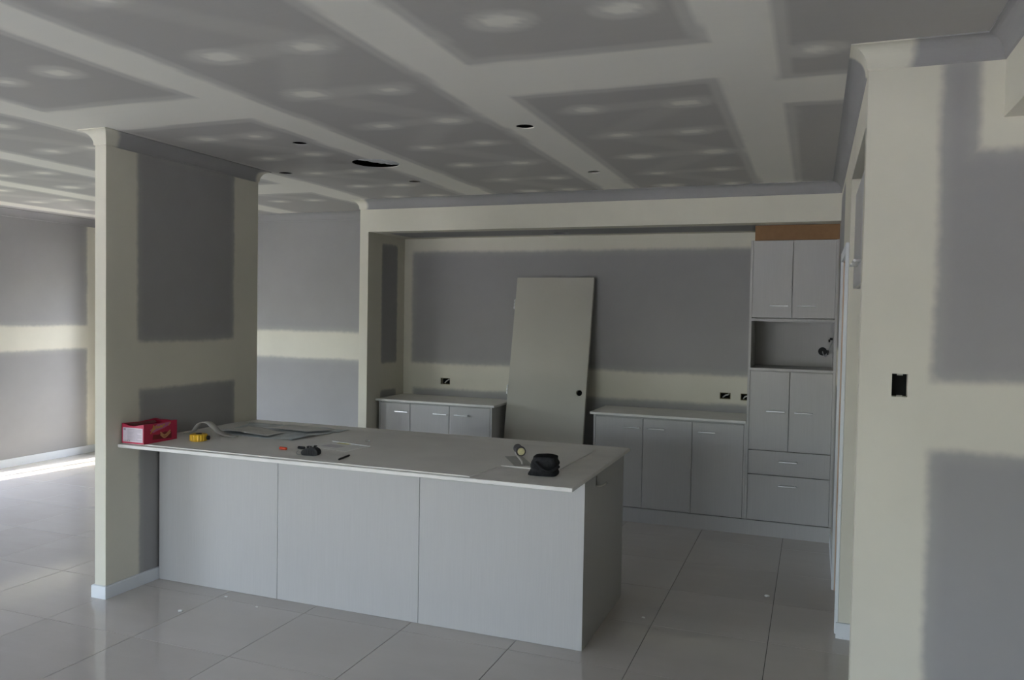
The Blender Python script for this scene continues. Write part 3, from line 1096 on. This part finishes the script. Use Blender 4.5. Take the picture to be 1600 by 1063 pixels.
for q in (((BX0 + .004, BY1 - .01, ZT + BZ - .012), (BX0 + .006, BY0 + .02, ZT + BZ - .008), (BX0 + .055, BY0 + .05, ZT + BZ - .02), (BX0 + .06, BY1 - .05, ZT + BZ - .018)),
          ((BX0 + .03, BY1 - .006, ZT + BZ - .008), (BX1 - .02, BY1 - .006, ZT + BZ - .006), (BX1 - .03, BY1 - .05, ZT + BZ + .006), (BX0 + .05, BY1 - .055, ZT + BZ + .004))):
    a = [fl.verts.new(p) for p in q]
    b = [fl.verts.new((p[0], p[1], p[2] + .0015)) for p in q]
    fl.faces.new(a)
    fl.faces.new(b)
    for k in range(4):
        fl.faces.new((a[k], a[(k + 1) % 4], b[(k + 1) % 4], b[k]))
obj('flap', fl, M['boxdark'], bb)
y_ = BY0 - .0006
lab = obj('label_panel', bx(BX0 + .010, BX1 - .008, y_ - .0006, y_, ZT + .010, ZT + .094), M['labelwhite'], bb, label='white printed panel')
ln = B()
for k in range(9):
    zc = ZT + .084 - k * .0078
    box(ln, BX0 + .045 + .0, BX1 - .018 - (.03 if k in (3, 7) else 0), y_ - .0010, y_ - .0006, zc - .0012, zc + .0012)
box(ln, BX0 + .015, BX0 + .032, y_ - .0010, y_ - .0006, ZT + .078, ZT + .089)
for k in range(4):
    box(ln, BX0 + .015 + k * .014, BX0 + .023 + k * .014, y_ - .0010, y_ - .0006, ZT + .014, ZT + .019)
obj('small_print', ln, M['labelgrey'], lab)
x_ = BX1 + .0005


def face_poly(pts, off):
    """Flat printed shape on the box's right-hand face; pts in (along Y, up) metres."""
    b = B()
    A = [b.verts.new((x_ + off, BY0 + p[0], ZT + p[1])) for p in pts]
    A2 = [b.verts.new((x_ + off - .0004, BY0 + p[0], ZT + p[1])) for p in pts]
    b.faces.new(A)
    b.faces.new(A2)
    for k in range(len(A)):
        b.faces.new((A[k], A[(k + 1) % len(A)], A2[(k + 1) % len(A)], A2[k]))
    return b


def stroke(bm, pts, w, off):
    P = spline([(p[0], p[1], 0) for p in pts], 6)
    L, Rr = [], []
    for i, p in enumerate(P):
        d = (P[min(i + 1, len(P) - 1)] - P[max(i - 1, 0)]).normalized()
        nrm = Vector((-d.y, d.x, 0)) * (w / 2)
        L.append(bm.verts.new((x_ + off, BY0 + (p + nrm).x, ZT + (p + nrm).y)))
        Rr.append(bm.verts.new((x_ + off, BY0 + (p - nrm).x, ZT + (p - nrm).y)))
    for i in range(len(P) - 1):
        bm.faces.new((L[i], L[i + 1], Rr[i + 1], Rr[i]))


art = obj('side_print', face_poly([(.065, .020), (.215, .012), (.215, .05), (.16, .058), (.11, .045), (.07, .05)], .0004), M['boxdark'], bb)
for pp, w in (([(.05, .058), (.068, .088), (.072, .104), (.078, .09), (.066, .07)], .006), ([(.07, .08), (.088, .085), (.096, .1), (.102, .084), (.112, .096)], .006),
              ([(.112, .096), (.12, .086), (.13, .1), (.136, .088), (.15, .1), (.16, .1)], .007), ([(.19, .09), (.2, .104), (.208, .11)], .006)):
    st = B()
    stroke(st, pp, w, .0008)
    obj('script_lettering', st, M['gold'], art)
obj('banner', face_poly([(.045, .078), (.10, .108), (.2, .112), (.21, .1), (.16, .082), (.11, .072), (.07, .06)], .0002), M['mauve'], bb)
for dz in (0, -.013):
    st = B()
    for q in (((.125, .058 + dz), (.16, .036 + dz), (.205, .062 + dz)),):
        stroke(st, q, .010, .0012)
    obj('wafer_picture', st, M['wafer'], art)

# yellow ribbed reel
yr = thing('yellow_reel', (-3.49, 3.845, ZT), 'yellow ribbed plastic reel beside the biscuit box', 'reel')
m = B()
NR = 36
ring = []
for lev, (zz, rr) in enumerate(((.0, .046), (.004, .05), (.036, .05), (.042, .045))):
    ring.append([m.verts.new((-3.49 + (rr + (.0022 if k % 2 else -.0012) * (1 if lev in (1, 2) else 0)) * math.cos(2 * PI * k / NR),
                              3.845 + (rr + (.0022 if k % 2 else -.0012) * (1 if lev in (1, 2) else 0)) * math.sin(2 * PI * k / NR), ZT + .0004 + zz)) for k in range(NR)])
for a, b in zip(ring, ring[1:]):
    for k in range(NR):
        m.faces.new((a[k], a[(k + 1) % NR], b[(k + 1) % NR], b[k]))
m.faces.new(ring[0])
m.faces.new(ring[-1])
obj('drum', m, M['yellow'], yr)
obj('knob', cyl(B(), (-3.442, 3.862, ZT + .02), (-3.428, 3.867, ZT + .02), .013, seg=16), M['black'], yr)
obj('hub', cyl(B(), (-3.49, 3.845, ZT + .042), (-3.49, 3.845, ZT + .046), .018, seg=20), M['black'], yr)

# curled strip of paper tape
m = B()
path = spline([(-3.75, 4.02, ZT + .004), (-3.70, 4.03, ZT + .018), (-3.678, 4.04, ZT + .05), (-3.655, 4.05, ZT + .074), (-3.61, 4.06, ZT + .076), (-3.565, 4.06, ZT + .05), (-3.52, 4.055, ZT + .022), (-3.46, 4.05, ZT + .006), (-3.38, 4.045, ZT + .003)], 6)
A, A2 = [], []
for p in path:
    A.append((m.verts.new(p + Vector((0, -.026, 0))), m.verts.new(p + Vector((0, .026, .002)))))
for a, b in zip(A, A[1:]):
    m.faces.new((a[0], b[0], b[1], a[1]))
o = obj('tape_strip', m, M['strap'], smooth=True)
md = o.modifiers.new('thickness', 'SOLIDIFY')
md.thickness = .0035
md.offset = 1
tag(o, 'curled strip of pale grey tape arching beside the yellow reel', 'tape')
centred(o)


def crumpled(name, quad, nu, nv, amp, mat, label, cat, z0, seed, lift=None):
    bm = B()
    q = [Vector((p[0], p[1], 0)) for p in quad]
    for i in range(nu + 1):
        for j in range(nv + 1):
            u, v = i / nu, j / nv
            p = (q[0] * (1 - u) + q[1] * u) * (1 - v) + (q[3] * (1 - u) + q[2] * u) * v
            e = 0.012 * mnoise.noise((u * 5, v * 5, seed + 3))
            h = max(0, mnoise.noise((p.x * 9, p.y * 9, seed))) * amp + max(0, mnoise.noise((p.x * 22, p.y * 16, seed + 1))) * amp * .35
            if lift:
                h += lift(u, v)
            bm.verts.new((p.x + e, p.y + e, z0 + h))
    bm.verts.ensure_lookup_table()
    for i in range(nu):
        for j in range(nv):
            a = i * (nv + 1) + j
            bm.faces.new([bm.verts[k] for k in (a, a + nv + 1, a + nv + 2, a + 1)])
    o = obj(name, bm, mat, smooth=True)
    md = o.modifiers.new('thickness', 'SOLIDIFY')
    md.thickness = .0008
    md.offset = 1
    tag(o, label, cat)
    return centred(o)


crumpled('plastic_sheet', [(-3.60, 4.12), (-2.99, 4.085), (-2.92, 4.63), (-3.72, 4.64)], 60, 44, .009, M['blueplastic'],
         'crumpled blue-grey plastic sheet spread on the island', 'plastic sheet', ZT + .0006, 4.0,
         lambda u, v: .018 * math.exp(-((u - .97) / .05) ** 2) * math.exp(-((v - .25) / .22) ** 2))
crumpled('printed_page', [(-3.60, 4.16), (-3.19, 4.115), (-3.22, 4.34), (-3.60, 4.44)], 20, 14, .004, M['pageprint'],
         'pale grey printed page on the blue-grey plastic sheet', 'paper', ZT + .0115, 9.0,
         lambda u, v: .004 * math.sin(u * 5) + .005 * math.sin(v * 4 + 1))
crumpled('printed_page', [(-3.42, 4.42), (-3.06, 4.38), (-2.98, 4.54), (-3.36, 4.60)], 16, 10, .004, M['pageprint'],
         'grey page lying at the back of the blue-grey plastic sheet', 'paper', ZT + .0115, 12.0)

# sleeved paper with a yellow mark
pp = thing('plan_sheet', (-2.62, 4.05, ZT), 'sleeved sheet of paper with yellow mark lying behind the black tape measure', 'paper')
pq = [(-2.80, 3.975), (-2.49, 3.91), (-2.455, 4.125), (-2.755, 4.19)]
obj('sheet', prism(B(), pq, ZT + .0003, ZT + .0016), M['paper'], pp)
obj('yellow_mark', prism(B(), [(-2.70, 4.135), (-2.605, 4.115), (-2.60, 4.145), (-2.695, 4.165)], ZT + .0016, ZT + .0021), M['papyellow'], pp, label='yellow highlighter mark')
obj('print_block', prism(B(), [(-2.73, 4.01), (-2.60, 3.985), (-2.585, 4.06), (-2.71, 4.09)], ZT + .0016, ZT + .0020), M['papmauve'], pp)
obj('folded_edge', prism(B(), [(-2.757, 4.176), (-2.46, 4.112), (-2.455, 4.125), (-2.755, 4.19)], ZT + .0016, ZT + .0050), M['bench_white'], pp)


def capsule(name, p0, p1, r, mat, label, cat, tip=None):
    t = thing(name, ((p0[0] + p1[0]) / 2, (p0[1] + p1[1]) / 2, ZT), label, cat)
    a, b = Vector((p0[0], p0[1], ZT + r + .0006)), Vector((p1[0], p1[1], ZT + r + .0006))
    d = (b - a)
    m = B()
    cyl(m, a, a + d * .94, r, seg=14)
    cyl(m, a + d * .94, b, r * .98, r * .7, seg=14)
    obj('barrel', m, mat, t)
    m = B()
    cyl(m, a - d * .05, a, r * .8, r, seg=14)
    obj('end_cap', m, mat, t)
    return t


capsule('marker_cap', (-2.862, 3.805), (-2.815, 3.80), .0085, M['orange'], 'small orange-red pen cap on the island', 'cap')
capsule('marker_cap', (-2.782, 3.868), (-2.738, 3.868), .0085, M['black'], 'small black pen cap beside the sleeved paper', 'cap')
capsule('pen', (-2.375, 3.668), (-2.392, 3.795), .0055, M['black'], 'black pen lying near the front edge of the island', 'pen')

# black tape measure with ring
tm = thing('tape_measure', (-2.60, 3.73, ZT), 'black tape measure with wire ring on the island', 'tape measure', rotz=.15)
m = B()
prof2 = [(-.048, .004), (-.050, .022), (-.036, .034), (-.01, .043), (.028, .044), (.046, .034), (.052, .02), (.048, .004), (.03, .0005), (-.03, .0005)]
for yv in (-.026, .026):
    pass
A = [m.verts.new((x, -.026, z)) for x, z in prof2]
A2 = [m.verts.new((x, .026, z)) for x, z in prof2]
m.faces.new(A)
m.faces.new(A2)
for k in range(len(A)):
    m.faces.new((A[k], A[(k + 1) % len(A)], A2[(k + 1) % len(A)], A2[k]))
bmesh.ops.bevel(m, geom=list(m.edges), offset=.003, segments=2, affect='EDGES')
obj('case', m, M['black'], tm, local=True)
m = B()
for k in range(5):
    box(m, -.032 + k * .014, -.026 + k * .014, -.0275, -.0255, .008, .032)
obj('grip_rib', m, M['fabric'], tm, local=True)
obj('lock_lever', box(bx(.018, .026, -.008, .008, .043, .056, bev=.002), .022, .036, -.008, .008, .05, .056, bev=.002), M['black'], tm, local=True)
obj('belt_clip', box(bx(-.022, -.016, -.010, .010, .038, .05, bev=.0015), -.022, .006, -.010, .010, .048, .051, bev=.001), M['black'], tm, local=True)
obj('ring', tube(B(), [(-.068 + .018 * math.cos(t), .01 * math.sin(t), .012 + .011 * math.sin(t)) for t in [2 * PI * k / 20 for k in range(21)]], .0016, 6), M['steel'], tm, local=True, smooth=True)

# plasterer's trowel
tr = thing('trowel', (-1.48, 4.08, ZT), 'steel plastering trowel with cream handle end behind the black pouch', 'trowel')
e1 = Vector((.165, -.27, 0)).normalized()
e2 = Vector((-e1.y, e1.x, 0))
c0 = Vector((-1.495, 4.075, ZT + .001))
m = B()
LB, WB = .285, .10
poly = [c0 + e1 * (LB / 2 * a) + e2 * (WB / 2 * b) for a, b in ((-1, -1), (1, -1), (1, 1), (-1, 1))]
prism(m, [(p.x, p.y) for p in poly], ZT + .0006, ZT + .0022)
obj('blade', m, M['steel'], tr)
m = B()
hb0, hb1 = c0 + e1 * -.055 + Vector((0, 0, .066)), c0 + e1 * .070 + Vector((0, 0, .064))
tube(m, spline([c0 + e1 * .105 + Vector((0, 0, .003)), c0 + e1 * .088 + Vector((0, 0, .014)), c0 + e1 * .02 + Vector((0, 0, .020)), c0 + e1 * -.06 + Vector((0, 0, .026)), c0 + e1 * -.082 + Vector((0, 0, .045)), hb0]), .0055)
obj('shank', m, M['chrome'], tr, smooth=True)
m = B()
for s0, s1, ra, rb_ in ((0, .2, .017, .024), (.2, .55, .024, .023), (.55, .9, .023, .0275), (.9, 1.0, .0275, .0262)):
    cyl(m, hb0.lerp(hb1, s0), hb0.lerp(hb1, s1), ra, rb_, seg=20)
obj('grip', m, M['grip'], tr, smooth=False)
ax = (hb1 - hb0).normalized()
m = B()
cyl(m, hb1, hb1 + ax * .006, .0200, .0185, seg=20)
obj('handle_end', m, M['bone'], tr, label='cream handle end')

# black pouch (folded cloth cap)
pc = thing('fabric_pouch', (-1.268, 3.83, .9), 'crumpled black fabric pouch on the bare corner of the island', 'pouch')
m = B()
N1, N2 = 28, 14


def pouch(u, v):
    """u around, v up: soft slumped bag with a pinched, slanting top."""
    t = 2 * PI * u
    c, s_ = math.cos(t), math.sin(t)
    k = 1.0 / (abs(c) ** 5 + abs(s_) ** 5) ** .2
    rx, ry = .074 * k * c, .066 * k * s_
    shrink = 1 - .20 * v ** 1.4
    h = .096 - .006 * (c < 0) * abs(c) - .010 * max(0, c) ** 2
    x, y, z = rx * shrink + .010 * v, ry * shrink + .004 * v, h * v
    f = mnoise.noise((c * 1.7, s_ * 1.7, v * 2.2 + 5)) * .012 * math.sin(PI * min(1, v * 1.05 + .08))
    f += .006 * math.sin(3.5 * PI * v + 2.2 * t) * math.sin(PI * v)
    return Vector((x + c * f, y + s_ * f, max(.0004, z)))


rings = [[m.verts.new(pouch(i / N1, j / N2)) for i in range(N1)] for j in range(N2 + 1)]
for j in range(N2):
    for i in range(N1):
        m.faces.new((rings[j][i], rings[j][(i + 1) % N1], rings[j + 1][(i + 1) % N1], rings[j + 1][i]))
top = rings[-1]
cen = sum((v.co for v in top), Vector()) / N1
inner = [m.verts.new(cen + (v.co - cen) * .5 + Vector((0, 0, -.010))) for v in top]
for i in range(N1):
    m.faces.new((top[i], top[(i + 1) % N1], inner[(i + 1) % N1], inner[i]))
m.faces.new(inner)
m.faces.new(rings[0])
obj('pouch_body', m, M['fabric'], pc, local=True, smooth=True)
m = B()
fp = spline([(-.030, -.062, .070), (0.0, -.074, .045), (.028, -.074, .030), (.062, -.060, .034), (.082, -.02, .046)], 6)
tube(m, fp, .0075, 8)
obj('fold', m, M['fabric'], pc, local=True, smooth=True)
pc.rotation_euler = (0, 0, .12)

# tiny screw on the island
ts_ = thing('screw', (-2.57, 4.27, ZT), 'tiny loose screw near the back of the island', 'screw')
obj('shaft', cyl(B(), (-2.58, 4.27, ZT + .004), (-2.556, 4.275, ZT + .004), .0026, seg=8), M['steel'], ts_)
obj('head', cyl(B(), (-2.556, 4.275, ZT + .0048), (-2.552, 4.276, ZT + .0048), .0047, seg=10), M['steel'], ts_)

# ---- plaster crumbs on the floor
for (x, y, s_, lab) in ((-3.30, 3.50, .012, 'white plaster crumb on the floor right of the stub wall'),
                        (-3.22, 3.78, .009, 'white plaster crumb on the floor at the left foot of the island'),
                        (-2.95, 3.72, .007, 'tiny plaster crumb on the floor before the first island panel'),
                        (-.225, 5.10, .013, 'white plaster crumb on the floor between island and doorway'),
                        (-.86, 4.45, .008, 'tiny plaster crumb on the floor right of the island')):
    m = B()
    bmesh.ops.create_icosphere(m, subdivisions=1, radius=s_)
    for v in m.verts:
        v.co *= 1 + .35 * mnoise.noise(v.co * 180)
        v.co.x *= 1.4
        v.co.z = max(v.co.z * .6, -.3 * s_)
    zmin = min(v.co.z for v in m.verts)
    bmesh.ops.translate(m, verts=m.verts, vec=(x, y, -zmin + .0003))
    o = tag(obj('plaster_crumb', m, M['crumb']), lab, 'plaster crumb', 'plaster crumbs on the floor')
    centred(o)
